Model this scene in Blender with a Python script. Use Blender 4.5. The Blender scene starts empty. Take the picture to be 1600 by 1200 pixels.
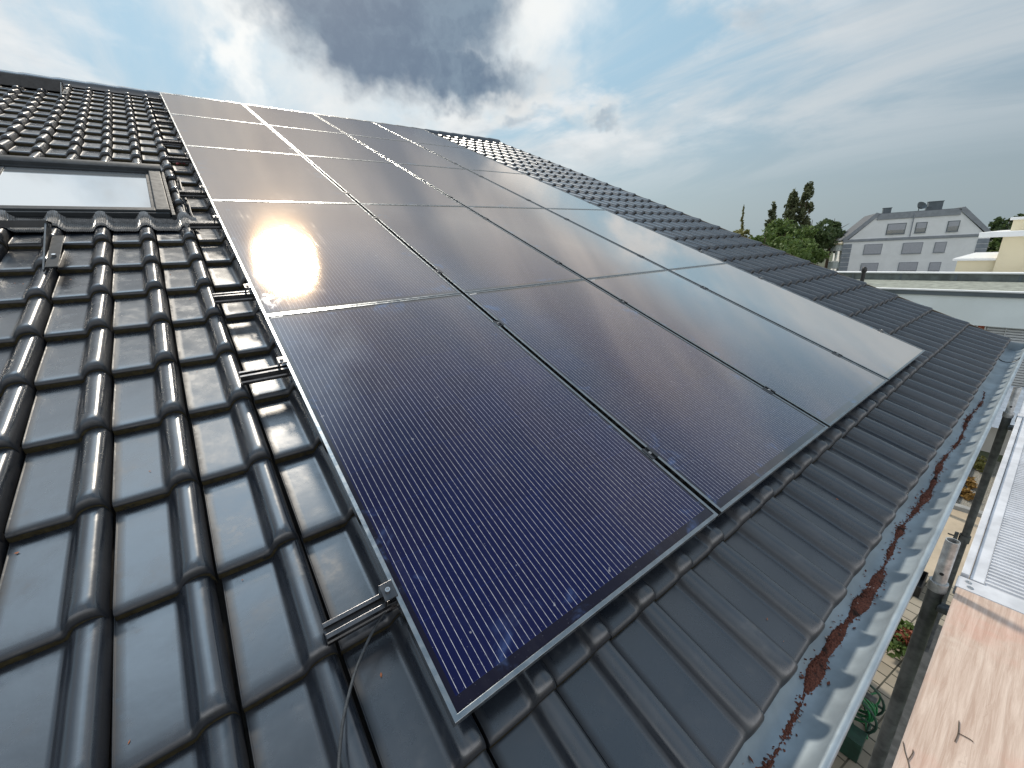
import bpy, bmesh, math, random
import numpy as np
from mathutils import Vector, Matrix
rad = math.radians
S = bpy.context.scene
COL = S.collection

# ------------------------------------------------------------------ camera
cam = bpy.data.cameras.new('camera')
cam.sensor_fit = 'HORIZONTAL'; cam.sensor_width = 36.0
cam.lens = 637.457 / 1600 * 36.0
cam.clip_start = 0.02; cam.clip_end = 3000
camo = bpy.data.objects.new('camera', cam); COL.objects.link(camo)
CAM_R = Vector((0.795263, -0.604331, -0.048383)); CAM_D = Vector((-0.224035, -0.218782, -0.949707)); CAM_F = Vector((0.563352, 0.766106, -0.309381))
CAM_P = Vector((-0.214513, -8.675445, 6.030101))
mw = Matrix((CAM_R, -CAM_D, -CAM_F)).transposed().to_4x4(); mw.translation = CAM_P
camo.matrix_world = mw
S.camera = camo
S.view_settings.view_transform = 'Standard'; S.view_settings.look = 'None'
S.view_settings.exposure = 0.0; S.view_settings.gamma = 1.0
S.view_settings.use_curve_mapping = False
S.render.resolution_x, S.render.resolution_y = 1024, 768
S.cycles.max_bounces = 8; S.cycles.glossy_bounces = 5; S.cycles.diffuse_bounces = 3
S.cycles.sample_clamp_indirect = 6.0; S.cycles.caustics_reflective = False; S.cycles.caustics_refractive = False

SUN_EL, SUN_AZ = 44.4, 13.0            # azimuth measured from +Y towards +X
SUN = Vector((math.cos(rad(SUN_EL))*math.sin(rad(SUN_AZ)), math.cos(rad(SUN_EL))*math.cos(rad(SUN_AZ)), math.sin(rad(SUN_EL))))

# ------------------------------------------------------------------ node helper
class NT:
    def __init__(s, tree): s.t = tree; s.n = tree.nodes; s.l = tree.links
    def new(s, typ, **kw):
        n = s.n.new(typ)
        for k, v in kw.items(): setattr(n, k, v)
        return n
    def put(s, sock, v):
        if isinstance(v, bpy.types.NodeSocket): s.l.new(v, sock)
        elif v is not None:
            if hasattr(sock.default_value, '__len__') and not hasattr(v, '__len__'): v = [v]*len(sock.default_value)
            if hasattr(v, '__len__') and len(sock.default_value) == 4 and len(v) == 3: v = tuple(v)+(1,)
            sock.default_value = v
    def m(s, op, a, b=None, c=None, clamp=False):
        n = s.new('ShaderNodeMath', operation=op, use_clamp=clamp)
        s.put(n.inputs[0], a); s.put(n.inputs[1], b); s.put(n.inputs[2], c); return n.outputs[0]
    def v(s, op, a, b=None, scale=None):
        n = s.new('ShaderNodeVectorMath', operation=op); s.put(n.inputs[0], a); s.put(n.inputs[1], b)
        if scale is not None: s.put(n.inputs['Scale'], scale)
        return n.outputs['Value'] if op in ('DOT_PRODUCT', 'LENGTH', 'DISTANCE') else n.outputs[0]
    def ss(s, x, a, b, lo=0., hi=1.):
        n = s.new('ShaderNodeMapRange', interpolation_type='SMOOTHSTEP'); s.put(n.inputs[0], x)
        for i, q in enumerate((a, b, lo, hi)): s.put(n.inputs[i+1], q)
        return n.outputs[0]
    def mix(s, f, a, b, typ='MIX'):
        n = s.new('ShaderNodeMix', data_type='RGBA', blend_type=typ); s.put(n.inputs[0], f); s.put(n.inputs[6], a); s.put(n.inputs[7], b); return n.outputs[2]
    def noise(s, vec, scale, detail=3., rough=.5, dist=0., col=False, lac=2.0):
        n = s.new('ShaderNodeTexNoise'); s.put(n.inputs['Vector'], vec); s.put(n.inputs['Scale'], scale)
        s.put(n.inputs['Detail'], detail); s.put(n.inputs['Roughness'], rough); s.put(n.inputs['Distortion'], dist); s.put(n.inputs['Lacunarity'], lac)
        return n.outputs['Color' if col else 'Fac']
    def sep(s, vec):
        n = s.new('ShaderNodeSeparateXYZ'); s.put(n.inputs[0], vec); return n.outputs
    def comb(s, x, y, z):
        n = s.new('ShaderNodeCombineXYZ'); s.put(n.inputs[0], x); s.put(n.inputs[1], y); s.put(n.inputs[2], z); return n.outputs[0]
    def mapping(s, vec, scale=(1,1,1), rot=(0,0,0), loc=(0,0,0)):
        n = s.new('ShaderNodeMapping'); s.put(n.inputs[0], vec); n.inputs['Scale'].default_value = scale; n.inputs['Rotation'].default_value = rot; n.inputs['Location'].default_value = loc; return n.outputs[0]

# ------------------------------------------------------------------ world sky with clouds
W = bpy.data.worlds.new('World'); S.world = W; W.use_nodes = True
w = NT(W.node_tree); w.n.clear()
out = w.new('ShaderNodeOutputWorld')
sky = w.new('ShaderNodeTexSky', sky_type='NISHITA')
sky.sun_disc = False; sky.sun_elevation = rad(SUN_EL); sky.sun_rotation = rad(SUN_AZ)
sky.air_density = 1.0; sky.dust_density = 2.5; sky.ozone_density = 1.5; sky.altitude = 50
bg = w.new('ShaderNodeBackground'); w.put(bg.inputs[0], sky.outputs[0]); bg.inputs[1].default_value = 0.07
D = w.v('NORMALIZE', w.new('ShaderNodeTexCoord').outputs['Generated'])
dx, dy, dz = w.sep(D)
def azel(az, el): return Vector((math.cos(rad(el))*math.sin(rad(az)), math.cos(rad(el))*math.cos(rad(az)), math.sin(rad(el))))
warp = w.v('SCALE', w.v('SUBTRACT', w.noise(D, 4.5, 5, .58, col=True), (.5, .5, .5)), scale=.34)
warp2 = w.v('SCALE', w.v('SUBTRACT', w.noise(D, 16, 4, .6, col=True), (.5, .5, .5)), scale=.07)
Dw = w.v('ADD', w.v('ADD', D, warp), warp2)
Dh = w.v('ADD', w.v('ADD', D, w.v('SCALE', warp, scale=.55)), warp2)
def blob(az, el, a, b, rot, e0, e1, vec=None):
    c = azel(az, el); r = c.cross(Vector((0, 0, 1))).normalized(); t = r.cross(c)
    q = rad(rot); r2 = r*math.cos(q)+t*math.sin(q); t2 = -r*math.sin(q)+t*math.cos(q)
    V = w.v('SUBTRACT', vec or Dw, tuple(c))
    x = w.m('DIVIDE', w.v('DOT_PRODUCT', V, tuple(r2)), a); y = w.m('DIVIDE', w.v('DOT_PRODUCT', V, tuple(t2)), b)
    z = w.m('DIVIDE', w.v('DOT_PRODUCT', V, tuple(c)), max(a, b)*1.6)
    d = w.m('SQRT', w.m('ADD', w.m('ADD', w.m('MULTIPLY', x, x), w.m('MULTIPLY', y, y)), w.m('MULTIPLY', z, z)))
    return w.ss(d, e1, e0)
sd = w.v('DOT_PRODUCT', D, tuple(SUN))                       # cosine of the angle to the sun
zz = w.m('ADD', w.m('MAXIMUM', dz, 0.), .16)
P = w.comb(w.m('DIVIDE', dx, zz), w.m('DIVIDE', dy, zz), 0.)
Pr = w.mapping(P, scale=(1.0, .45, 1), rot=(0, 0, rad(35)))
# base air: whitish haze near the sun, grey blue away from it
air = w.mix(w.ss(sd, .05, .93), (.265, .36, .45), (.43, .66, .82))
air = w.mix(w.ss(dz, .34, .02), air, w.mix(w.ss(sd, .2, .85), (.35, .43, .47), (.51, .62, .655)))
# thin streaky veil
n1 = w.noise(Pr, 1.15, 9, .60, .6)
veil = w.ss(n1, .38, .62)
veilc = w.mix(w.ss(sd, .2, .9), (.55, .615, .655), (.80, .84, .85))
c1 = w.mix(w.m('MULTIPLY', veil, w.ss(dz, .06, .22, 0., .92)), air, veilc)
# broken cumulus left of and above the sun side
n2 = w.noise(w.v('ADD', P, (3.1, 1.7, 0)), 1.3, 8, .56, .25)
cum = w.m('MULTIPLY', w.ss(n2, .46, .60), w.m('MULTIPLY', w.ss(dz, .12, .24), w.ss(sd, .45, .72)))
shade = w.ss(w.noise(w.v('ADD', P, (3.25, 1.45, 0)), 1.3, 8, .56, .25), .46, .72)
cumc = w.mix(shade, (.95, .96, .95), (.42, .47, .51))
c2 = w.mix(w.m('MULTIPLY', cum, .8), c1, cumc)
# bright clearing round the dark bank, and the bank itself
fr = w.m('MAXIMUM', blob(9.6, 21, .028, .065, 0, .1, 1.5), blob(41, 25.5, .13, .10, -20, .1, 1.35))
c3 = w.mix(w.m('MULTIPLY', fr, .95), c2, (1.05, 1.07, 1.05))
fr2 = w.m('MAXIMUM', blob(25, 26, .33, .22, 0, .6, 1.1), blob(36, 18, .15, .075, -8, .5, 1.3))
c3 = w.mix(w.m('MULTIPLY', fr2, .65), c3, (.95, .96, .93))
dk = w.m('MAXIMUM', blob(23.9, 27.4, .240, .195, -12, .74, 1.08, Dh), w.m('MAXIMUM', blob(32, 18.8, .17, .055, -8, .35, 1.2, Dh), blob(20, 22.2, .13, .07, -16, .4, 1.2, Dh)))
dkc = w.mix(w.ss(w.noise(Dw, 7, 6, .6), .35, .72), (.10, .165, .25), (.205, .295, .38))
c4 = w.mix(dk, c3, dkc)
sm = w.m('MAXIMUM', blob(41, 13.8, .045, .020, 8, .2, 1.2), blob(48, 12.7, .05, .016, 14, .2, 1.2))
smr = w.m('MAXIMUM', blob(40.5, 15.2, .07, .036, 8, .2, 1.3), blob(48.2, 13.6, .07, .026, 14, .2, 1.3))
c5 = w.mix(w.m('MULTIPLY', smr, .55), c4, (.88, .87, .83))
c5 = w.mix(w.m('MULTIPLY', sm, .5), c5, (.30, .38, .46))
# overhead and behind the camera: broken veil lit by the sun
glow = w.m('MULTIPLY', w.m('POWER', w.m('MAXIMUM', sd, 0.), 70), 1.)
c6 = w.mix(w.m('MULTIPLY', w.m('MINIMUM', glow, 1.), .55), c5, (1.2, .95, .65))
c6 = w.mix(w.m('MULTIPLY', w.ss(dz, .42, .72), .75), c6, w.mix(w.ss(w.noise(Pr, 1.7, 6, .6, .5), .38, .66), (.34, .47, .62), (.72, .76, .80)))
cream = w.m('MULTIPLY', w.m('MULTIPLY', w.ss(dz, .42, .50), w.ss(dz, .69, .60)), w.ss(dy, -.1, .2))
rays = w.noise(w.mapping(P, scale=(3.2, .6, 1), rot=(0, 0, rad(-25))), 1.2, 4, .5)
c6 = w.mix(w.m('MULTIPLY', cream, .85), c6, w.mix(w.ss(dx, .50, .66), w.mix(w.ss(dx, .11, .24), w.mix(w.ss(rays, .36, .66), (.26, .29, .32), (.55, .53, .49)), w.mix(w.ss(rays, .36, .66), (.165, .215, .265), (.40, .42, .43))), w.mix(w.ss(rays, .36, .66), (.42, .42, .42), (.72, .68, .64))))
c6 = w.mix(w.m('MULTIPLY', blob(-14, 63, .38, .33, 0, .35, 1.2), .97), c6, w.mix(w.ss(n1, .35, .65), (1.9, 2.6, 3.3), (2.9, 3.5, 4.0)))
c6 = w.mix(w.m('MULTIPLY', blob(-13, 37, .20, .10, 0, .4, 1.2), .8), c6, w.mix(w.ss(n1, .40, .6), (.55, .72, .86), (.95, 1.0, 1.02)))
# unseen bright cloud added behind the camera to fill shaded facades and decks
back = w.m('MULTIPLY', w.ss(sd, .15, -.35), w.ss(w.noise(P, .9, 6, .55), .30, .55, .45, 1.))
c6 = w.mix(w.m('MULTIPLY', back, w.ss(dz, -.05, .12)), c6, (1.9, 1.9, 1.92))
em = w.new('ShaderNodeBackground'); w.put(em.inputs[0], c6); em.inputs[1].default_value = 1.0
ms = w.new('ShaderNodeMixShader'); ms.inputs[0].default_value = .86
w.l.new(bg.outputs[0], ms.inputs[1]); w.l.new(em.outputs[0], ms.inputs[2]); w.l.new(ms.outputs[0], out.inputs[0])

sl = bpy.data.lights.new('sun', 'SUN'); sl.energy = 3.2; sl.angle = rad(6.5); sl.color = (1., .90, .76)
slo = bpy.data.objects.new('sun', sl); COL.objects.link(slo)
slo.rotation_euler = SUN.to_track_quat('Z', 'Y').to_euler(); slo.location = (0, 0, 30)

# ------------------------------------------------------------------ roof frame: u along the eave, v down the slope, h above the panel plane
PITCH = rad(22.5); CS, SN = math.cos(PITCH), math.sin(PITCH)
Z0 = 8.5
def rw(u, v, h): return Vector((u, -v*CS - h*SN, Z0 - v*SN + h*CS))

# ------------------------------------------------------------------ materials
def mat(name):
    m = bpy.data.materials.new(name); m.use_nodes = True; t = NT(m.node_tree); b = t.n['Principled BSDF']
    return m, t, b
def simple(name, col, rough=.6, metal=0., var=.15, scale=6., spec=.5, bump=0., detail=4., bscale=None):
    m, t, b = mat(name)
    co = t.new('ShaderNodeTexCoord').outputs['Object']
    n = t.noise(co, scale, detail, .6)
    lo = tuple(c*(1-var) for c in col); hi = tuple(min(1, c*(1+var)) for c in col)
    t.put(b.inputs['Base Color'], t.mix(t.ss(n, .3, .7), lo, hi))
    t.put(b.inputs['Roughness'], t.ss(t.noise(co, scale*2.3, 3), .3, .7, max(.02, rough-.06), min(1, rough+.08)))
    b.inputs['Metallic'].default_value = metal; b.inputs['Specular IOR Level'].default_value = spec
    if bump:
        bm = t.new('ShaderNodeBump'); bm.inputs['Strength'].default_value = bump; bm.inputs['Distance'].default_value = .01
        t.put(bm.inputs['Height'], t.noise(co, bscale or scale*4, 5)); t.put(b.inputs['Normal'], bm.outputs[0])
    return m

def tile_mat():
    m, t, b = mat('glazed_tile')
    co = t.new('ShaderNodeTexCoord').outputs['Object']
    big = t.noise(co, 1.7, 3, .6); fine = t.noise(co, 34, 5, .65); mid = t.noise(co, 9, 4, .6)
    isl = t.new('ShaderNodeNewGeometry').outputs['Random Per Island']
    base = t.mix(t.ss(big, .3, .7), (.009, .013, .020), (.015, .020, .029))
    base = t.mix(t.m('MULTIPLY', isl, .5), base, (.022, .025, .031))
    lich = t.m('MULTIPLY', t.ss(t.noise(co, 21, 5, .7), .66, .74), t.ss(t.noise(co, 2.6, 2), .52, .66))
    base = t.mix(t.m('MULTIPLY', lich, .5), base, (.13, .13, .115))
    dust = t.m('MULTIPLY', t.ss(mid, .48, .75), t.ss(fine, .42, .7))
    base = t.mix(t.m('MULTIPLY', dust, .20), base, (.08, .082, .08))
    # fine scuffs
    sc = t.noise(t.mapping(co, scale=(60, 9, 60), rot=(0, 0, .5)), 1., 4, .7)
    base = t.mix(t.m('MULTIPLY', t.ss(sc, .70, .78), t.ss(big, .45, .6, 0, .35)), base, (.22, .22, .21))
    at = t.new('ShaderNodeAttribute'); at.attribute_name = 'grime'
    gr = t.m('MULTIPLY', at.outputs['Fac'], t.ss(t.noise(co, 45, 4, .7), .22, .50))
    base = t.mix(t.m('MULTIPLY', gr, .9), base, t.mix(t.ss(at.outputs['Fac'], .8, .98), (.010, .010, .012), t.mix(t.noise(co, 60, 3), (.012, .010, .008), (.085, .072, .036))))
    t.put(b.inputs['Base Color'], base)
    r = t.m('ADD', t.m('ADD', t.ss(mid, .3, .75, .19, .28), t.m('MULTIPLY', isl, .07)), t.m('MULTIPLY', dust, .18))
    t.put(b.inputs['Roughness'], t.m('ADD', r, t.m('MULTIPLY', gr, .5), clamp=True))
    b.inputs['IOR'].default_value = 2.0; t.put(b.inputs['Specular IOR Level'], t.m('MULTIPLY', t.m('SUBTRACT', 1., at.outputs['Fac']), .5))
    bm = t.new('ShaderNodeBump'); bm.inputs['Strength'].default_value = .12; bm.inputs['Distance'].default_value = .004
    t.put(bm.inputs['Height'], t.m('ADD', t.noise(co, 14, 3), t.m('MULTIPLY', fine, .25)))
    t.put(b.inputs['Normal'], bm.outputs[0])
    return m

def cell_mat():
    m, t, b = mat('solar_glass')
    uv = t.new('ShaderNodeUVMap').outputs[0]; x, y, _ = t.sep(uv)
    co = t.new('ShaderNodeTexCoord').outputs['Object']
    rnd = t.new('ShaderNodeObjectInfo').outputs['Random']
    cos = t.v('ADD', co, t.comb(t.m('MULTIPLY', rnd, 37.), t.m('MULTIPLY', rnd, 11.), 0.))
    def line(c, off, pitch, half):
        f = t.m('FRACT', t.m('DIVIDE', t.m('SUBTRACT', c, off-pitch/2), pitch))
        return t.m('MULTIPLY', t.m('ABSOLUTE', t.m('SUBTRACT', f, .5)), pitch), half
    inx = t.m('MULTIPLY', t.m('GREATER_THAN', x, .024), t.m('LESS_THAN', x, 1.0175))
    iny = t.m('MULTIPLY', t.m('GREATER_THAN', y, .034), t.m('LESS_THAN', y, 1.714))
    ins = t.m('MULTIPLY', inx, iny)
    d, h = line(x, .0317, .0178, 0); wire = t.m('MULTIPLY', t.ss(d, .00075, .0004), ins)
    bead = t.noise(t.mapping(uv, scale=(56, 85, 1)), 1., 2)
    d2, h = line(y, .034, .168, 0); gap = t.m('MULTIPLY', t.ss(d2, .0016, .0006), ins)
    d3, h = line(x, .0228, .1660, 0); gapx = t.m('MULTIPLY', t.ss(d3, .0016, .0006), ins)
    cell = t.mix(t.ss(t.noise(cos, 1.6, 3), .3, .7), (.0045, .0075, .042), (.0065, .0105, .055))
    # every cell a little different
    wn = t.new('ShaderNodeTexWhiteNoise', noise_dimensions='3D')
    t.put(wn.inputs['Vector'], t.comb(t.m('FLOOR', t.m('DIVIDE', t.m('SUBTRACT', x, .0228), .1660)), t.m('FLOOR', t.m('DIVIDE', t.m('SUBTRACT', y, .034), .168)), t.m('MULTIPLY', rnd, 50)))
    cell = t.mix(t.m('MULTIPLY', wn.outputs['Value'], .30), cell, (.008, .006, .022))
    cell = t.mix(ins, (.010, .010, .020), cell)
    cell = t.mix(t.m('MULTIPLY', t.m('MAXIMUM', gap, gapx), .6), cell, (.008, .016, .085))
    colr = t.mix(t.m('MULTIPLY', wire, t.ss(bead, .25, .65, .45, 1.)), cell, (.50, .50, .54))
    dust = t.ss(t.noise(cos, 260, 2, .5), .71, .76)
    colr = t.mix(t.m('MULTIPLY', dust, .35), colr, (.30, .31, .36))
    # dried dust film and faint run marks down the slope
    film = t.m('MULTIPLY', t.ss(t.noise(t.v('ADD', cos, (1, 7, 3)), 2.4, 5, .65), .45, .75), t.ss(t.noise(t.mapping(uv, scale=(38, 2.2, 1)), 1., 4, .6), .40, .70))
    colr = t.mix(t.m('MULTIPLY', film, .09), colr, (.26, .25, .26))
    spot = t.ss(t.noise(t.v('ADD', cos, (2, 9, 4)), 33, 2, .5), .755, .775)
    colr = t.mix(t.m('MULTIPLY', spot, .45), colr, (.38, .38, .40))
    # hand and cloth smears, mostly towards the rims
    ex = t.m('MINIMUM', x, t.m('SUBTRACT', 1.0385, x)); ey = t.m('MINIMUM', y, t.m('SUBTRACT', 1.754, y))
    rim = t.ss(t.m('MINIMUM', ex, ey), .16, .01)
    smn = t.noise(t.v('ADD', t.mapping(uv, scale=(9, 13, 1), rot=(0, 0, .6)), t.v('SCALE', co, scale=0.0)), 1., 4, .6, .7)
    smn2 = t.noise(t.v('ADD', cos, (5, 2, 1)), 7.5, 4, .6, .8)
    smear = t.m('MULTIPLY', rim, t.m('MULTIPLY', t.ss(smn2, .56, .72), t.ss(t.noise(cos, 30, 3), .3, .6)))
    colr = t.mix(t.m('MULTIPLY', smear, .30), colr, (.12, .20, .45))
    t.put(b.inputs['Base Color'], colr)
    b.inputs['Roughness'].default_value = .5; b.inputs['Specular IOR Level'].default_value = 0.
    gl2 = t.new('ShaderNodeBsdfGlossy'); gl2.inputs['Roughness'].default_value = .095; gl2.inputs['Color'].default_value = (1., .70, .40, 1)
    gl = t.new('ShaderNodeBsdfGlossy'); gl.distribution = 'GGX'
    t.put(gl.inputs['Color'], t.mix(smear, (1., .935, .875), (.86, .95, 1.)))
    t.put(gl.inputs['Roughness'], t.m('ADD', t.ss(t.noise(cos, 2.2, 4), .3, .7, .020, .030), t.m('ADD', t.m('MULTIPLY', smear, .08), t.m('MULTIPLY', film, .05))))
    bm = t.new('ShaderNodeBump'); bm.inputs['Strength'].default_value = .035; bm.inputs['Distance'].default_value = .003
    t.put(bm.inputs['Height'], t.noise(cos, 8, 3)); t.put(gl.inputs['Normal'], bm.outputs[0])
    fr = t.new('ShaderNodeFresnel'); fr.inputs['IOR'].default_value = 1.5
    fac = t.m('MINIMUM', t.m('MULTIPLY', t.m('SUBTRACT', fr.outputs[0], .038), 3.8, clamp=True), .80)
    mx = t.new('ShaderNodeMixShader'); t.put(mx.inputs[0], fac)
    t.l.new(b.outputs[0], mx.inputs[1]); ml = t.new('ShaderNodeMixShader'); ml.inputs[0].default_value = .05; t.l.new(gl.outputs[0], ml.inputs[1]); t.l.new(gl2.outputs[0], ml.inputs[2]); t.l.new(ml.outputs[0], mx.inputs[2])
    t.l.new(mx.outputs[0], t.n['Material Output'].inputs[0])
    return m

def pane_mat(name, col, rough=.03):
    m, t, b = mat(name); b.inputs['Base Color'].default_value = (*col, 1); b.inputs['Roughness'].default_value = rough
    b.inputs['IOR'].default_value = 3.2
    if name == 'window_pane': b.inputs['Metallic'].default_value = .8; b.inputs['Base Color'].default_value = (.80, .85, .88, 1)
    return m

M = {}
M['tile'] = tile_mat(); M['cell'] = cell_mat()
M['frame'] = simple('anodised_frame', (.33, .35, .36), .27, 1., .12, 20)
M['sticker'] = simple('label_paper', (.6, .6, .6), .5)
M['rail'] = simple('rail_aluminium', (.115, .115, .12), .28, 1., .1, 25)
M['rail_in'] = simple('rail_groove', (.02, .02, .022), .5)
M['steel'] = simple('bolt_steel', (.6, .6, .6), .3, 1.)
M['zinc'] = simple('gutter_zinc', (.34, .40, .445), .42, .5, .16, 5., bump=.06)
M['under'] = simple('roof_underlay', (.012, .011, .010), .9)
M['lead'] = simple('pleated_apron', (.26, .26, .26), .45, .4, .2, 30)
M['alu_dark'] = simple('window_cladding', (.028, .032, .036), .55, 0., .15, 14, spec=.15)
M['pane'] = pane_mat('window_pane', (.02, .03, .035), .02)
M['black'] = simple('black_plastic', (.012, .012, .013), .45, 0, .2)
M['cable'] = simple('cable_sheath', (.045, .05, .055), .5, 0, .3, 90, bump=.3)
M['coated'] = simple('coated_steel', (.022, .024, .027), .4, .2, .25, 20)
M['galv'] = simple('galvanised_tube', (.13, .14, .145), .45, .55, .35, 18, bump=.1)
M['galv_l'] = simple('bright_zinc_tube', (.50, .51, .51), .42, .7, .25, 40, bump=.08)
M['alu'] = simple('deck_aluminium', (.60, .61, .64), .5, .12, .14, 9, bump=.05)
M['wallc'] = simple('render_wall', (.62, .60, .56), .9, 0, .05, 3)
M['fascia'] = simple('fascia_wood', (.10, .08, .06), .7)
M['orange'] = simple('orange_brown_flake', (.35, .12, .05), .7, 0, .4, 60)

def ply_mat():
    m, t, b = mat('deck_plywood'); co = t.new('ShaderNodeTexCoord').outputs['Object']
    g = t.noise(t.mapping(co, scale=(1.6, 30, 30)), 2.6, 9, .72, .5)
    base = t.mix(t.ss(g, .3, .72), (.42, .30, .235), (.62, .50, .42))
    base = t.mix(t.ss(t.noise(co, 3.2, 4, .6), .48, .72, 0, .55), base, (.58, .28, .21))
    base = t.mix(t.ss(t.noise(co, 7, 5, .65), .55, .75, 0, .6), base, (.63, .55, .47))
    st = t.noise(t.mapping(co, scale=(30, 10, 1), rot=(0, 0, .9)), 1., 3, .6)
    base = t.mix(t.ss(st, .735, .76, 0, .75), base, (.13, .085, .075))
    vo = t.new('ShaderNodeTexVoronoi', feature='DISTANCE_TO_EDGE'); t.put(vo.inputs['Vector'], t.v('ADD', t.mapping(co, scale=(1.2, 4.5, 1)), t.v('SCALE', t.noise(co, 3, 5, .6, col=True), scale=.8))); vo.inputs['Scale'].default_value = 1.1
    base = t.mix(t.m('MULTIPLY', t.ss(vo.outputs[0], .006, .001), t.ss(t.noise(co, 5, 2), .5, .6, 0, .25)), base, (.25, .15, .11))
    t.put(b.inputs['Base Color'], base); b.inputs['Roughness'].default_value = .7
    bm = t.new('ShaderNodeBump'); bm.inputs['Strength'].default_value = .25; bm.inputs['Distance'].default_value = .004
    t.put(bm.inputs['Height'], g); t.put(b.inputs['Normal'], bm.outputs[0])
    return m
M['ply'] = ply_mat()

def paver_mat():
    m, t, b = mat('grey_pavers'); co = t.new('ShaderNodeTexCoord').outputs['Object']
    br = t.new('ShaderNodeTexBrick'); t.put(br.inputs['Vector'], t.mapping(co, rot=(0, 0, rad(8)))); br.inputs['Scale'].default_value = 1.
    br.inputs['Brick Width'].default_value = .22; br.inputs['Row Height'].default_value = .2; br.inputs['Mortar Size'].default_value = .010
    br.inputs['Color1'].default_value = (.27, .24, .19, 1); br.inputs['Color2'].default_value = (.35, .31, .25, 1); br.inputs['Mortar'].default_value = (.035, .035, .025, 1)
    t.put(b.inputs['Base Color'], t.mix(t.ss(t.noise(co, 2.1, 5, .6), .35, .7, 0, .5), br.outputs[0], (.16, .14, .10)))
    b.inputs['Roughness'].default_value = .85; return m
M['paver'] = paver_mat()
M['ground'] = simple('lawn_ground', (.075, .085, .045), .95, 0, .4, .35)
M['slab'] = simple('sandy_slab', (.43, .36, .27), .9, 0, .12, 2.5)
M['gravel'] = simple('gravel_bed', (.26, .25, .22), .95, 0, .55, 45, bump=.8)
M['kerb'] = simple('stone_kerb', (.30, .31, .31), .85, 0, .15, 8)
M['timber'] = simple('edging_timber', (.16, .095, .07), .8, 0, .3, 12)
M['wood_grey'] = simple('weathered_plank', (.22, .215, .20), .8, 0, .25, 14)
M['carport'] = simple('corrugated_sheet', (.38, .42, .47), .4, .35, .12, 4)
M['moss'] = simple('gutter_moss', (.15, .045, .028), .9, 0, .6, 160, bump=1., bscale=220)
M['hose'] = simple('green_hose', (.015, .16, .055), .4, 0, .25, 25)
M['reel'] = simple('hose_reel_plastic', (.012, .045, .030), .5, 0, .3, 12)
M['white'] = simple('white_sheet', (.78, .79, .79), .6, 0, .05, 1.5)
M['pale'] = simple('pale_fascia', (.80, .86, .86), .8, 0, .05, 1.2)
M['dgrey'] = simple('slate_fascia', (.115, .14, .155), .7, 0, .12, 2)
M['roofgravel'] = simple('roof_gravel', (.26, .275, .235), .95, 0, .3, 5, bump=.5)
M['bitumen'] = simple('bitumen_upstand', (.13, .15, .145), .85, 0, .35, 2.2)
M['aptwall'] = simple('apartment_render', (.82, .83, .84), .9, 0, .045, .8)
M['apttrim'] = simple('apartment_trim', (.27, .29, .32), .75, 0, .1, 2)
M['quoin'] = simple('quoin_block', (.25, .28, .32), .8, 0, .12, 1.5)
M['shutter'] = simple('roller_shutter', (.40, .41, .45), .6, 0, .06, 6)
M['aptroof'] = simple('apartment_roof', (.10, .107, .118), .8, 0, .2, 3)
M['cream'] = simple('cream_render', (.76, .68, .49), .9, 0, .05, .8)
M['winglass'] = pane_mat('far_glass', (.03, .035, .04), .1)
M['red'] = simple('red_orange_panel', (.50, .11, .045), .6)
M['blind'] = simple('blind_slats', (.58, .60, .62), .5, 0, .06, 3)
M['bark'] = simple('bark', (.10, .075, .055), .9, 0, .3, 6)
M['copper'] = simple('red_wire_plug', (.45, .02, .03), .4)

def leaf_mat(name, c0, c1):
    m, t, b = mat(name); g = t.new('ShaderNodeNewGeometry')
    co = t.new('ShaderNodeTexCoord').outputs['Object']
    base = t.mix(g.outputs['Random Per Island'], c0, c1)
    base = t.mix(t.ss(t.noise(co, .45, 3), .4, .7, 0, .5), base, tuple(x*1.35 for x in c1))
    t.put(b.inputs['Base Color'], base); b.inputs['Roughness'].default_value = .6
    t.put(b.inputs['Specular IOR Level'], .3)
    tr = t.new('ShaderNodeBsdfTranslucent'); t.put(tr.inputs[0], base)
    mx = t.new('ShaderNodeMixShader'); mx.inputs[0].default_value = .3
    t.l.new(b.outputs[0], mx.inputs[1]); t.l.new(tr.outputs[0], mx.inputs[2]); t.l.new(mx.outputs[0], t.n['Material Output'].inputs[0])
    return m
M['leaf_a'] = leaf_mat('broadleaf_foliage', (.075, .125, .032), (.125, .18, .052))
M['leaf_d'] = leaf_mat('dark_foliage', (.042, .070, .028), (.080, .115, .042))
M['leaf_p'] = leaf_mat('poplar_foliage', (.085, .105, .055), (.14, .155, .075))
M['leaf_y'] = leaf_mat('yellowing_foliage', (.15, .155, .05), (.21, .20, .07))
M['leaf_o'] = leaf_mat('dry_foliage', (.22, .12, .03), (.32, .20, .06))
M['leaf_r'] = leaf_mat('reddish_foliage', (.22, .06, .035), (.30, .11, .07))

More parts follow.
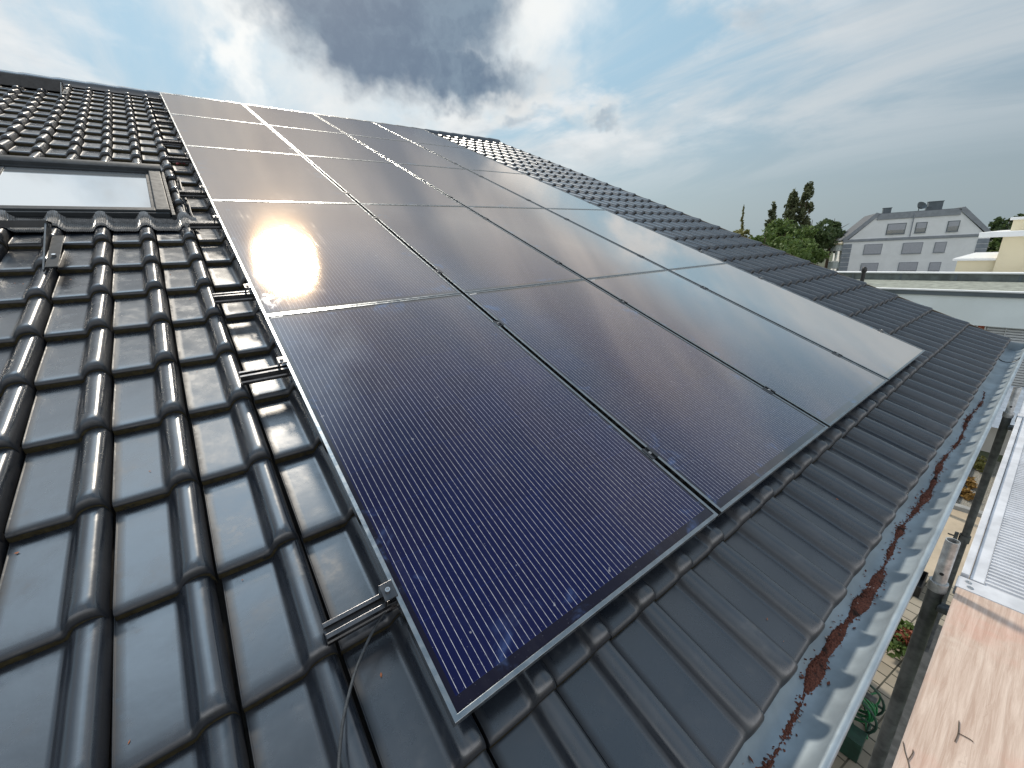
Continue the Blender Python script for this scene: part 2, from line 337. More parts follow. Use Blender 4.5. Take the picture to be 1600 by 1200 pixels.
# ------------------------------------------------------------------ object helpers
def tag(o, label=None, cat=None, group=None, kind=None):
    if label: o['label'] = label
    if cat: o['category'] = cat
    if group: o['group'] = group
    if kind: o['kind'] = kind
    return o
def empty(name, loc, label, cat, group=None):
    o = bpy.data.objects.new(name, None); COL.objects.link(o); o.location = loc; o.empty_display_size = .2
    return tag(o, label, cat, group)
def world_loc(o):
    l = Vector((0, 0, 0))
    while o: l += o.location; o = o.parent
    return l
class MB:
    """collects shapes in world space; build() links them as ONE mesh object"""
    def __init__(s): s.v = []; s.f = []; s.uv = None
    def add(s, vs, fs):
        k = len(s.v); s.v += [Vector(q) for q in vs]; s.f += [tuple(i+k for i in f) for f in fs]
    def box(s, x0, x1, y0, y1, z0, z1, T=None):
        vs = [(x, y, z) for x in (x0, x1) for y in (y0, y1) for z in (z0, z1)]
        if T: vs = [T(*q) for q in vs]
        s.add(vs, [(0, 1, 3, 2), (4, 6, 7, 5), (0, 4, 5, 1), (2, 3, 7, 6), (0, 2, 6, 4), (1, 5, 7, 3)])
    def rbox(s, u0, u1, v0, v1, h0, h1): s.box(u0, u1, v0, v1, h0, h1, rw)
    def prism(s, poly, a, b):                       # poly: points, extruded by vector b-a style offset
        n = len(poly); off = Vector(b)-Vector(a)
        vs = [Vector(p) for p in poly]+[Vector(p)+off for p in poly]
        s.add(vs, [tuple(range(n-1, -1, -1)), tuple(range(n, 2*n))]+[(i, (i+1) % n, n+(i+1) % n, n+i) for i in range(n)])
    def tube(s, pts, r, n=10, cap=True, hollow=0.):
        pts = [Vector(p) for p in pts]; rings = []
        rr = r if hasattr(r, '__len__') else [r]*len(pts)
        ref = None
        for i, p in enumerate(pts):
            d = (pts[min(i+1, len(pts)-1)]-pts[max(i-1, 0)]).normalized()
            if ref is None:
                ref = d.orthogonal().normalized()
            a = (ref-d*ref.dot(d)).normalized(); ref = a; b = d.cross(a)
            rings.append([p+(a*math.cos(2*math.pi*k/n)+b*math.sin(2*math.pi*k/n))*rr[i] for k in range(n)])
        vs = [q for R in rings for q in R]
        fs = [(i*n+k, i*n+(k+1) % n, (i+1)*n+(k+1) % n, (i+1)*n+k) for i in range(len(pts)-1) for k in range(n)]
        if cap: fs += [tuple(range(n-1, -1, -1)), tuple((len(pts)-1)*n+k for k in range(n))]
        s.add(vs, fs)
    def pipe(s, p0, p1, r, ri, n=20):               # hollow tube with an open end
        p0 = Vector(p0); p1 = Vector(p1); d = (p1-p0).normalized(); a = d.orthogonal().normalized(); b = d.cross(a)
        R = lambda p, q: [p+(a*math.cos(2*math.pi*k/n)+b*math.sin(2*math.pi*k/n))*q for k in range(n)]
        vs = R(p0, r)+R(p1, r)+R(p1, ri)+R(p0, ri)
        s.add(vs, [(j*n+k, j*n+(k+1) % n, ((j+1) % 4)*n+(k+1) % n, ((j+1) % 4)*n+k) for j in range(4) for k in range(n)])
    def build(s, name, m, parent=None, smooth=False, bevel=0., loc=None):
        me = bpy.data.meshes.new(name)
        base = world_loc(parent) if parent else (Vector(loc) if loc is not None else Vector((0, 0, 0)))
        me.from_pydata([tuple(q-base) for q in s.v], [], s.f)
        b = bmesh.new(); b.from_mesh(me); bmesh.ops.recalc_face_normals(b, faces=b.faces); b.to_mesh(me); b.free()
        me.materials.append(m)
        o = bpy.data.objects.new(name, me); COL.objects.link(o)
        if parent: o.parent = parent
        elif loc is not None: o.location = loc
        if smooth:
            me.polygons.foreach_set('use_smooth', [True]*len(me.polygons))
            if smooth != 'all': me.set_sharp_from_angle(angle=rad(40))
        if bevel:
            bv = o.modifiers.new('bevel', 'BEVEL'); bv.width = bevel; bv.segments = 2; bv.limit_method = 'ANGLE'; bv.angle_limit = rad(35)
        me.update(); return o
def copy_tree(o, parent=None):
    c = o.copy(); COL.objects.link(c)
    for k in ('label', 'category', 'group'):
        if parent is None and k in c: del c[k]
    if parent: c.parent = parent
    for ch in [q for q in bpy.data.objects if q.parent == o]: copy_tree(ch, c)
    return c
rng = random.Random(7)

# ================================================================== THE HOUSE
house = empty('tiled_house', (0, -5, 0), 'house whose pitched roof of glossy black tiles carries the solar panels', 'house')
PW, CV, VT = .2055, .345, 9.198                       # tile cover width, cover length, eave tip
HT = -.116                                            # pan level at a tile's tip
K0, K1, NC = -22, 33, 29
def build_tiles():
    prof = np.array([(.003, -.30), (.005, .02), (.009, .040), (.017, .036), (.023, .004), (.030, 0), (.12, 0), (.535, 0), (.572, .012), (.598, .08), (.623, .27), (.648, .50), (.674, .68), (.704, .82), (.74, .92), (.785, .98), (.825, 1.0), (.865, .985), (.90, .91), (.93, .76), (.95, .5), (.962, .1), (.966, -.25)])
    ux = prof[:, 0]*PW - .83*PW
    H = .044; hz = prof[:, 1]*H
    roll = np.clip((prof[:, 0]-.50)/.1, 0, 1)
    # stations along the slope: (dv from the tip, drop, roll scale, roll drop)
    st = [(-.375, -.002, 1., 0), (-.20, 0, 1., 0), (-.075, 0, 1.0, 0), (-.045, 0, 1.03, 0), (-.026, -.0003, 1.04, 0), (-.014, -.0015, 1.01, .001), (-.006, -.0045, .97, .003), (-.0015, -.009, .92, .006), (0, -.014, .88, .009), (.0003, -.034, .80, .012)]
    ns, nu = len(st), len(prof)
    V, F, G = [], [], []
    rs = np.random.RandomState(3); off = 0
    quad = np.array([[i*nu+j, i*nu+j+1, (i+1)*nu+j+1, (i+1)*nu+j] for i in range(ns-1) for j in range(nu-1)])
    for c in range(NC):
        for k in range(K0, K1+1):
            du, dv, dh = rs.normal(0, .0009), rs.normal(0, .0014), rs.normal(0, .0009)
            tw, tl = rs.normal(0, .004), rs.normal(0, .004)
            tip = VT-CV*c+dv
            uc = -.373+PW*k+du
            uu = np.zeros((ns, nu)); vv = np.zeros((ns, nu)); hh = np.zeros((ns, nu)); gg = np.zeros((ns, nu))
            for i, (d, dr, rsn, rd) in enumerate(st):
                uu[i] = uc+ux+tw*d; vv[i] = tip+d
                hh[i] = HT+d*.030/CV+dr+hz*rsn-roll*rd+dh+tl*ux
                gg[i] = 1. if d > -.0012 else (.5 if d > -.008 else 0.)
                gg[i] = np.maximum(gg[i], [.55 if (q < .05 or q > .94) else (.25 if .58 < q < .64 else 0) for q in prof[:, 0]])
            V.append(np.stack([uu, -vv*CS-hh*SN, Z0-vv*SN+hh*CS], -1).reshape(-1, 3)); G.append(gg.ravel())
            F.append(quad+off); off += ns*nu
    V = np.concatenate(V); F = np.concatenate(F); G = np.concatenate(G)
    V -= np.array(house.location)
    me = bpy.data.meshes.new('roof_tiles'); me.vertices.add(len(V)); me.vertices.foreach_set('co', V.ravel())
    me.loops.add(F.size); me.loops.foreach_set('vertex_index', F[:, ::-1].ravel())
    me.polygons.add(len(F)); me.polygons.foreach_set('loop_start', np.arange(0, F.size, 4)); me.polygons.foreach_set('loop_total', np.full(len(F), 4))
    me.polygons.foreach_set('use_smooth', np.ones(len(F), bool))
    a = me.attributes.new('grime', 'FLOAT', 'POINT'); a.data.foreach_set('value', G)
    me.update(calc_edges=True); me.validate(); me.materials.append(M['tile'])
    o = bpy.data.objects.new('roof_tiles', me); COL.objects.link(o); o.parent = house; return o
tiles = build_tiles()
UL, UR = -.373+PW*K0-.17, -.373+PW*K1+.045
RV = -.42                                              # ridge line
b = MB(); b.rbox(UL, UR-.02, RV, 9.14, -.30, -.172)
yr, zr = rw(0, RV, -.172).y, rw(0, RV, -.172).z
b.build('roof_boarding', M['under'], house)
# rear slope, mirrored about the ridge
def rb(u, v, h): p = rw(u, v, h); return Vector((p.x, 2*yr-p.y, p.z))
b = MB(); b.box(UL, UR, RV+.01, 9.1, -.30, -.12, rb); b.build('rear_roof_slope', M['tile'], house)
# ridge caps
b = MB(); n = 10; x = UL
while x < UR-.02:
    x1 = min(x+.36, UR); vs = []
    for xx, r in ((x-.03, .112), (x+.02, .118), (x1, .108)):
        for q in range(n+1):
            t = math.pi*q/n
            vs.append((xx, yr+r*math.cos(t), zr+.012+r*math.sin(t)*1.05))
    m0 = n+1
    b.add(vs, [(i*m0+q, i*m0+q+1, (i+1)*m0+q+1, (i+1)*m0+q) for i in range(2) for q in range(n)])
    x += .33
b.build('ridge_tiles', M['tile'], house, smooth=True)
# verge boards, walls, gables, fascia
b = MB(); b.rbox(UR-.006, UR+.016, RV, 9.19, -.26, -.095); b.box(UR-.006, UR+.016, RV, 9.1, -.26, -.10, rb)
b.build('verge_board', M['fascia'], house)
ye = rw(0, 9.14, 0).y; ywf, ywb = -8.02, 2*yr+8.02
b = MB()
zt = lambda y: zr - abs(y-yr)*math.tan(PITCH) - .17
for x0 in (UL+.25, UR-.45):
    pts = [(x0, ywf, 0), (x0, ywb, 0), (x0, ywb, zt(ywb)), (x0, yr, zt(yr)), (x0, ywf, zt(ywf))]
    b.prism(pts, (0, 0, 0), (.2, 0, 0))
b.box(UL+.45, UR-.45, ywf, ywf+.2, 0, zt(ywf)); b.box(UL+.45, UR-.45, ywb-.2, ywb, 0, zt(ywb))
b.build('wall', M['wallc'], house)
b = MB(); b.box(UL, UR-.01, -8.425, -8.40, 4.70, 4.835); b.build('fascia_board', M['fascia'], house)
b = MB(); b.box(UL, UR-.01, -8.40, ywf-.003, 4.70, 4.715); b.build('soffit', M['fascia'], house)

# gutter
GX0, GX1 = UL-.02, UR+.05
GY, GZ, GR = -8.497, 4.853, .077
b = MB(); n = 22
ring = [(GY-GR*math.cos(math.pi*(q/n)), GZ-GR*math.sin(math.pi*(q/n))) for q in range(n+1)]
ring[-1] = (ring[-1][0], ring[-1][1]+.02)
ring2 = [(GY+(y-GY)*1.03, GZ+(z-GZ)*1.03-.0005) for y, z in ring]
poly = ring+ring2[::-1]
xs = [GX0, -1.2, 2.0, 5.2, GX1]
for i in range(len(xs)-1):
    k = len(b.v); m0 = len(poly)
    b.add([(xs[i], y, z) for y, z in poly]+[(xs[i+1], y, z) for y, z in poly], [(q, (q+1) % m0, m0+(q+1) % m0, m0+q) for q in range(m0)])
gut = b.build('gutter', M['zinc'], house, smooth=True)
b = MB(); b.tube([(GX0, GY-GR-.008, GZ+.002), (GX1, GY-GR-.008, GZ+.002)], .0105, 12); b.build('gutter_bead', M['zinc'], gut, smooth=True)
b = MB()
b.prism([(GX1-.004, y, z) for y, z in ring], (0, 0, 0), (.006, 0, 0)); b.build('end_cap', M['zinc'], gut)
b = MB()
k = [(5.86, GY-(GR-.002)*math.cos(math.pi*q/n), GZ-(GR-.002)*math.sin(math.pi*q/n)) for q in range(1, n)]
b.tube(k, .0045, 6); b.build('expansion_joint', M['black'], gut, smooth=True)
# brackets holding the gutter from below
for i in range(9):
    xb = -2.6+1.03*i
    b = MB(); rr = [(xb, GY-(GR+.0035)*math.cos(math.pi*q/16), GZ-(GR+.0035)*math.sin(math.pi*q/16)) for q in range(17)]
    vs = [(p[0]+d, p[1], p[2]) for p in rr for d in (-.015, .015)]
    vs2 = [(p[0]+d, GY+(p[1]-GY)*1.05, GZ+(p[2]-GZ)*1.05) for p in rr for d in (-.015, .015)]
    b.add(vs+vs2, [(2*q, 2*q+1, 2*q+3, 2*q+2) for q in range(16)]+[(34+2*q, 34+2*q+2, 34+2*q+3, 34+2*q+1) for q in range(16)]+[(2*q, 2*q+2, 36+2*q, 34+2*q) for q in range(16)]+[(2*q+1, 35+2*q, 37+2*q, 2*q+3) for q in range(16)])
    b.build('gutter_bracket', M['zinc'], gut)

# roof window (skylight) with its pleated apron
SX0, SX1, SV0, SV1 = -1.18, -.235, 4.28, 5.40
sk = MB()
sk.rbox(SX0, SX0+.075, SV0+.05, SV1-.02, -.15, -.040); sk.rbox(SX1-.075, SX1, SV0+.05, SV1-.02, -.15, -.040)
sk.rbox(SX0+.075, SX1-.075, SV1-.085, SV1-.02, -.15, -.046); sk.rbox(SX0+.075, SX1-.075, SV0+.05, SV0+.12, -.15, -.05)
skf = sk.build('skylight', M['alu_dark'], house, bevel=.006)
b = MB()
b.rbox(SX0+.075, SX0+.098, SV0+.12, SV1-.085, -.10, -.058); b.rbox(SX1-.098, SX1-.075, SV0+.12, SV1-.085, -.10, -.058)
b.rbox(SX0+.098, SX1-.098, SV1-.108, SV1-.085, -.10, -.058); b.build('sash_frame', M['alu_dark'], skf, bevel=.003)
b = MB(); b.rbox(SX0+.098, SX1-.098, SV0+.10, SV1-.108, -.10, -.064); b.build('glass_pane', M['pane'], skf)
b = MB()                                             # rounded hood along the head
pts = [(0.0, -.13), (-.012, -.06), (-.004, -.026), (.03, -.012), (.075, -.014), (.11, -.028), (.118, -.05), (.105, -.06)]
b.prism([rw(SX0-.01, SV0-.02+p, h) for p, h in pts], (0, 0, 0), (SX1-SX0+.02, 0, 0)); b.build('top_hood', M['alu_dark'], skf, smooth=True)
b = MB(); b.rbox(SX1+.001, SX1+.022, SV0+.03, SV1+.02, -.15, -.062); b.rbox(SX1+.022, SX1+.105, SV0-.02, SV1+.05, -.15, -.128); b.rbox(SX1+.105, SX1+.118, SV0-.02, SV1+.05, -.15, -.105)
b.build('side_flashing', M['alu_dark'], skf, bevel=.004)
b = MB(); b.rbox(SX0-.02, SX1+.03, SV1-.02, SV1+.012, -.16, -.085); b.rbox(SX0+.01, SX1-.005, SV1-.018, SV1+.006, -.085, -.056); b.build('bottom_cover', M['alu_dark'], skf, bevel=.004)
b = MB()                                             # lead apron dressed over the rolls, finely pleated
nu = 300; us = [SX0-.16+(SX1+.13-SX0+.16)*i/nu for i in range(nu+1)]
def tile_h(u):
    s = ((u+.373)/PW+.83) % 1.0
    return .040*float(np.interp(s, [0, .05, .54, .60, .65, .70, .78, .84, .91, .96, 1.], [.30, .12, 0, .10, .44, .79, .97, 1., .88, .5, .30]))
vr = [SV1+.0, SV1+.045, SV1+.10, SV1+.155, SV1+.163]
vs = []
for j, v in enumerate(vr):
    for i, u in enumerate(us):
        pl = .0034*(1 if i % 2 else -1)*(0.3 if j == 0 else 1.)
        vs.append(rw(u, v+(.0 if j < 3 else .004*math.sin(u*31)), HT-.012+tile_h(u)*1.02+(.020 if j < 4 else .008)+pl + (.02 if j == 0 else 0)-(.345*.0-.0)*0))
m0 = nu+1
b.add(vs, [(j*m0+i, j*m0+i+1, (j+1)*m0+i+1, (j+1)*m0+i) for j in range(len(vr)-1) for i in range(nu)])
b.build('pleated_apron', M['lead'], skf)

# ================================================================== ROOF STEPS
def roof_step(u1, v, length, label, hb=.062, lip=.036):
    r = empty('roof_step', rw(u1, v, HT+.03), label, 'roof step', 'steps for walking on the roof')
    d = MB()                                          # tread: level plate with a turned down lip
    p0 = rw(0, v, HT+.04+hb); f = lambda y, z: (u1-length, p0.y+y, p0.z+z)
    d.prism([f(-.055, 0), f(.055, 0), f(.055, -.02), f(.051, -.02), f(.051, -.004), f(-.051, -.004), f(-.051, -lip), f(-.055, -lip)], (0, 0, 0), (length, 0, 0))
    d.build('tread', M['coated'], r, bevel=.001)
    a = MB()                                          # bracket arm from under the tread down the roof
    a.prism([(u1-.01, p0.y+.05, p0.z-.012), (u1-.01, p0.y-.056, p0.z-.012), rw(u1-.01, v+.52, HT+.030), rw(u1-.01, v+.50, HT+.012), rw(u1-.01, v+.16, HT+.012)], (0, 0, 0), (.007, 0, 0))
    a.build('bracket_arm', M['coated'], r)
    a = MB(); a.rbox(u1+.005, u1+.05, v+.10, v+.53, HT+.040, HT+.046); a.rbox(u1+.004, u1+.007, v+.10, v+.53, HT+.01, HT+.046)
    a.build('base_plate', M['alu_dark'], r, bevel=.002)
    a = MB(); a.tube([rw(u1+.03, v+.40, HT+.044), rw(u1+.03, v+.40, HT+.058)], .009, 6); a.build('bolt', M['steel'], r)
    return r
roof_step(-.775, 5.66, 1.3, 'black steel roof step just below the skylight, its bracket on a tile', .050)
roof_step(-1.00, .22, 2.6, 'black steel roof step up at the ridge in the far left corner', .065, .13)

# ================================================================== SOLAR PANELS
PU, PV, PWD, PLN = 1.0605, 1.76, 1.0385, 1.754
def make_panel():
    root = empty('solar_panel', rw(0, 0, 0), None, None)
    T = lambda x, y, z: rw(x, y, z)
    fw = .0115
    b = MB(); k = 0
    prof = [(0, -.030), (0, 0), (fw, 0), (fw, -.0035), (.003, -.0045), (.003, -.028), (.022, -.028), (.022, -.030)]
    loops = []
    for o_, h in prof:
        loops.append([T(o_, o_, h), T(PWD-o_, o_, h), T(PWD-o_, PLN-o_, h), T(o_, PLN-o_, h)])
    m = len(prof)
    b.add([p for l in loops for p in l], [(i*4+q, i*4+(q+1) % 4, ((i+1) % m)*4+(q+1) % 4, ((i+1) % m)*4+q) for i in range(m) for q in range(4)])
    b.build('frame', M['frame'], root, bevel=.0008)
    g = MB(); g.box(.004, PWD-.004, .004, PLN-.004, -.0065, -.0030, T)
    o = g.build('glass', M['cell'], root)
    uvl = o.data.uv_layers.new(name='UVMap')
    for poly in o.data.polygons:
        for li in poly.loop_indices:
            p = o.data.vertices[o.data.loops[li].vertex_index].co; rel = p
            uvl.data[li].uv = (rel.x, -(rel.y*CS+rel.z*SN))
    s = MB(); s.rbox(.022, .070, .0155, .0235, -.0029, -.0025); s.build('serial_label', M['sticker'], root)
    return root
rows = ['top row', 'second row from the top', 'middle row', 'second row from the bottom', 'bottom row']
cols = ['in the left-hand column', 'in the second column from the left', 'in the second column from the right', 'in the right-hand column']
proto = make_panel()
PLAB = {(0, 4): 'nearest solar panel, deep blue, in the bottom left corner of the array', (0, 3): 'solar panel with the white sun glare reflected in it'}
for j in range(5):
    for i in range(4):
        p = proto if (i, j) == (0, 0) else copy_tree(proto)
        p.location = rw(.004+i*PU, .003+j*PV, 0)
        tag(p, PLAB.get((i, j), 'solar panel of the %s, %s' % (rows[j], cols[i])), 'solar panel', 'solar panels laid edge to edge on the roof')

# ================================================================== MOUNTING RAILS with clamps
RU0, RU1 = -.157, 4.29
def make_rail():
    root = empty('mounting_rail', rw(0, 0, -.05), None, None)
    pr = [(-.019, -.0315), (-.008, -.0315), (-.008, -.042), (.008, -.042), (.008, -.0315), (.019, -.0315), (.019, -.046), (.015, -.049), (.015, -.056), (.019, -.060), (.019, -.072), (-.019, -.072), (-.019, -.060), (-.015, -.056), (-.015, -.049), (-.019, -.046)]
    b = MB(); b.prism([rw(RU0, v, h) for v, h in pr], (0, 0, 0), (RU1-RU0, 0, 0)); b.build('extrusion', M['rail'], root, bevel=.0007)
    b = MB(); b.box(RU0+.004, RU1-.004, -.0078, .0078, -.0416, -.0405, rw); b.build('groove', M['rail_in'], root)
    def clamp(u, end):
        c = MB()
        if end:
            s = end
            q = [(0, -.031), (0, .0035), (-s*.024, .0035), (-s*.024, -.031), (-s*.020, -.031), (-s*.020, 0), (-s*.004, 0), (-s*.004, -.031)]
            q = [(s*.006, .0035), (-s*.026, .0035), (-s*.026, -.0312), (-s*.022, -.0312), (-s*.022, .0002), (s*.006, .0002)]
            c.prism([rw(u+a, -.022, h) for a, h in q], (0, 0, 0), rw(0, .044, 0)-rw(0, 0, 0)); bx = u-s*.012
        else:
            q = [(-.019, .0004), (-.019, .0032), (-.0085, .0032), (-.0085, -.004), (.0085, -.004), (.0085, .0032), (.019, .0032), (.019, .0004), (.0105, .0004), (.0105, -.007), (-.0105, -.007), (-.0105, .0004)]
            c.prism([rw(u+a, -.028, h) for a, h in q], (0, 0, 0), rw(0, .056, 0)-rw(0, 0, 0)); bx = u
        o = c.build('clamp', M['rail'], root, bevel=.0006)
        h0 = .0036 if end else -.0038
        k = MB(); k.pipe(rw(bx, 0, h0), rw(bx, 0, h0+.0065), .0062, .0033, 14); k.tube([rw(bx, 0, h0), rw(bx, 0, h0+.003)], .0034, 8)
        k.build('bolt', M['steel'], o, smooth=True)
    clamp(.004, 1); clamp(.004+3*PU+PWD, -1)
    for i in (1, 2, 3): clamp(.004+i*PU-(PU-PWD)/2, 0)
    return root
ordn = ['lowest', 'second lowest', 'third lowest', 'fourth lowest', 'fifth lowest', 'fifth highest', 'fourth highest', 'third highest', 'second highest', 'topmost']
rproto = make_rail(); idx = 0
for j in range(5):
    for dv in (8.483, 7.418):
        r = rproto if idx == 0 else copy_tree(rproto)
        r.location = rw(0, dv-PV*j, -.05)
        tag(r, 'aluminium rail under the panels, the %s one by its stub end beside them' % ordn[idx], 'mounting rail', 'rails carrying the solar panels'); idx += 1
# roof hooks are hidden under the panels; short feet carry each rail on the rolls
# ------------------------------------------------------------------ cables
def smooth_path(pts, n=8):
    pts = [Vector(p) for p in pts]; o = []
    q = [pts[0]]+pts+[pts[-1]]
    for i in range(1, len(q)-2):
        for k in range(n):
            t = k/n; a, b_, c, d = q[i-1:i+3]
            o.append(.5*((2*b_)+(c-a)*t+(2*a-5*b_+4*c-d)*t*t+(-a+3*b_-3*c+d)*t**3))
    return o+[pts[-1]]
b = MB(); b.tube(smooth_path([rw(.12, 8.40, -.085), rw(.03, 8.47, -.068), rw(-.045, 8.515, -.060), rw(-.105, 8.565, -.062), rw(-.150, 8.62, -.066), rw(-.183, 8.675, -.071), rw(-.215, 8.76, -.072), rw(-.24, 8.90, -.072), rw(-.25, 9.1, -.080)]), .0034, 10)
c = b.build('loose_cable', M['cable'], smooth=True, loc=rw(0, 8.5, -.07)); tag(c, 'thin dark cable curving out from under the nearest solar panel over the tiles', 'cable')
b = MB()
for du in (0, .035):
    b.tube(smooth_path([rw(-.165+du, 4.40, -.115), rw(-.160+du, 4.50, -.085), rw(-.163+du, 4.66, -.088), rw(-.158+du, 4.80, -.092), rw(-.160+du, 4.95, -.100)]), .006, 8)
c = b.build('cable_pair', M['black'], smooth=True, loc=rw(-.16, 4.5, -.1)); tag(c, 'pair of black cables beside the upper right edge of the skylight', 'cable', 'cables by the skylight')
b = MB()
for du in (0, .035):
    b.tube(smooth_path([rw(-.165+du, 5.04, -.108), rw(-.155+du, 5.14, -.085), rw(-.158+du, 5.28, -.088), rw(-.150+du, 5.42, -.100)]), .006, 8)
c = b.build('cable_pair', M['black'], smooth=True, loc=rw(-.16, 5.1, -.1)); tag(c, 'pair of black cables beside the lower right edge of the skylight', 'cable', 'cables by the skylight')
b = MB(); b.tube([rw(-.10, 3.83, -.105), rw(-.065, 3.82, -.085), rw(-.035, 3.83, -.095)], .010, 8)
c = b.build('cable_plug', M['copper'], smooth=True, loc=rw(-.07, 3.83, -.1)); tag(c, 'small red plug lying on the tiles above the skylight by the panel edge', 'plug')

# ================================================================== GUTTER DEBRIS (uncountable)
def debris():
    b = MB(); r = random.Random(11)
    def clump(x):
        return max(.04, .58+.34*math.sin(x*13.7)+.30*math.sin(x*5.1+1)+.34*math.sin(x*31+2))
    # a bumpy mound along the bottom
    nx, ny = 900, 9; x0, x1 = -.6, 4.6; vs = []
    for i in range(nx+1):
        x = x0+(x1-x0)*i/nx; t = min(1, max(0, (4.4-x)/3.2)); wd = (.004+.015*min(1.4, clump(x)))*(.35+.65*t)
        cy = GY+.015+.008*math.sin(x*7)
        for j in range(ny+1):
            s = j/ny*2-1; y = cy+s*wd+r.uniform(-.0025, .0025)
            zb = GZ-math.sqrt(max(0, GR*GR-(y-GY)**2))
            hh = (.0075*min(1.2, clump(x)+.12)*(1-s*s)*(.4+.6*t))+r.uniform(-.002, .0035)*(1-s*s)
            vs.append((x, y, zb-.0012+max(-.002, hh)))
    b.add(vs, [(i*(ny+1)+j, i*(ny+1)+j+1, (i+1)*(ny+1)+j+1, (i+1)*(ny+1)+j) for i in range(nx) for j in range(ny)])
    for _ in range(3400):                                # loose flakes and needles
        x = x0+(x1-x0)*r.random()**1.15
        if r.random() > .25+.75*min(1, clump(x)): continue
        t = min(1, max(0, (4.4-x)/3.2))
        y = GY+.015+.008*math.sin(x*7)+r.gauss(0, .007+.006*min(1.3, clump(x)))*(.45+.55*t)
        if abs(y-GY) > GR-.006: continue
        z = GZ-math.sqrt(GR*GR-(y-GY)**2)+.001+r.random()*.007*min(1, clump(x)); s = r.uniform(.0016, .0045); l = s*r.choice((1, 1.3, 2.6))
        a = r.uniform(0, 6.3); d = Vector((math.cos(a), math.sin(a), r.uniform(-.4, .4)))*l; e = Vector((-math.sin(a), math.cos(a), r.uniform(-.5, .5)))*s; c = Vector((x, y, z))
        b.add([c-d, c+e, c+d, c-e], [(0, 1, 2, 3)])
    o = b.build('gutter_debris', M['moss'], loc=(1.5, GY, GZ-.07))
    return tag(o, 'reddish brown moss and needle litter lying along the gutter bottom', 'debris', kind='stuff')
m, t, bb = mat('moss_litter'); g_ = t.new('ShaderNodeNewGeometry'); co = t.new('ShaderNodeTexCoord').outputs['Object']
c_ = t.mix(t.ss(t.noise(co, 210, 4, .7), .35, .65), (.085, .028, .018), (.26, .085, .05)); c_ = t.mix(t.ss(g_.outputs['Random Per Island']  , .975, .985), c_, (.62, .52, .46))
c_ = t.mix(t.ss(t.noise(co, 16, 3), .58, .66, 0, .85), c_, (.025, .016, .012))
t.put(bb.inputs['Base Color'], c_); bb.inputs['Roughness'].default_value = .85; M['moss'] = m
debris()
b = MB(); r_ = random.Random(21)
for _ in range(150):
    u = r_.uniform(-1.3, 4.5); v = r_.uniform(8.0, 9.15) if u > .0 else r_.uniform(6.0, 9.1)
    if 0 < u and v < 8.84: continue
    s_ = ((u+.373)/PW+.83) % 1.0
    if s_ < .1 or s_ > .48: continue
    tip = VT-CV*math.floor((VT-v)/CV); h = HT-(tip-v)*.03/CV+.0022; a = r_.uniform(0, 6.3); l = r_.uniform(.002, .0065); wd = l*r_.uniform(.3, .6)
    P_ = lambda x, y: rw(u+x*math.cos(a)-y*math.sin(a), v+x*math.sin(a)+y*math.cos(a), h+abs(x)*.15)
    b.add([P_(-l, 0), P_(0, wd), P_(l, 0), P_(0, -wd)], [(0, 1, 2, 3)])
tag(b.build('leaf_flakes', M['orange'], loc=rw(0, 8.8, HT)), 'tiny orange and pale flakes scattered over the black roof tiles', 'debris', kind='stuff')

# ================================================================== SCAFFOLD
def standard(parent, x, y, zc, top, r=.0242):
    b = MB(); b.tube([(x, y, 0), (x, y, zc)], r, 24); s = b.build('standard', M['galv'], parent, smooth=True)
    b = MB(); b.pipe((x, y, zc-.03), (x, y, zc+.006), r+.0035, .0192, 24); b.build('collar', M['galv_l'], s, smooth=True)
    b = MB(); b.pipe((x, y, zc-.02), (x, y, top), .0190, .0160, 24); b.build('spigot', M['galv_l'], s, smooth=True)
    e = Vector((CAM_P.x-x, CAM_P.y-y, 0)).normalized(); q = Vector((x, y, zc+.05))+e*.0182
    b = MB(); b.tube([q-e*.001, q+e*.0012], .0062, 12); b.build('pin_hole', M['black'], s, smooth=True)
    return s
scaf = empty('scaffold_frame', (1.722, -8.634, 0), 'tubular scaffold frame standing close in front of the gutter', 'scaffold')
SC = 4.792
standard(scaf, 1.722, -8.634, SC, 4.978, .0225); standard(scaf, 4.078, -8.634, SC+.005, 4.985, .0225)
standard(scaf, 1.722, -9.36, SC, 5.6); standard(scaf, 4.078, -9.36, SC, 5.6)
for x in (1.722, 4.078):
    b = MB(); b.tube([(x, -8.65, 4.695), (x, -9.345, 4.695)], .020, 14); b.build('transom', M['galv'], scaf, smooth=True)
    b = MB(); b.tube([(x, -8.65, 2.54), (x, -9.345, 2.54)], .020, 14); b.build('transom', M['galv'], scaf, smooth=True)
b = MB(); b.tube([(-.7, -9.36, 5.55), (4.15, -9.36, 5.55)], .0242, 16); b.build('guard_rail', M['galv'], scaf, smooth=True)
for x, z in ((1.722, 3.35), (4.078, 3.75)):
    b = MB(); b.pipe((x, -8.634, z-.03), (x, -8.634, z+.03), .031, .0228, 16); b.box(x-.018, x+.018, -8.60, -8.578, z-.025, z+.025); b.tube([(x-.012, -8.58, z), (x-.012, -8.545, z)], .006, 8)
    b.build('coupler', M['galv'], scaf)
b = MB(); b.tube([(3.24, -8.50, 2.6), (3.24, -8.06, 2.6)], .0242, 14); b.build('wall_tie', M['galv'], scaf, smooth=True)
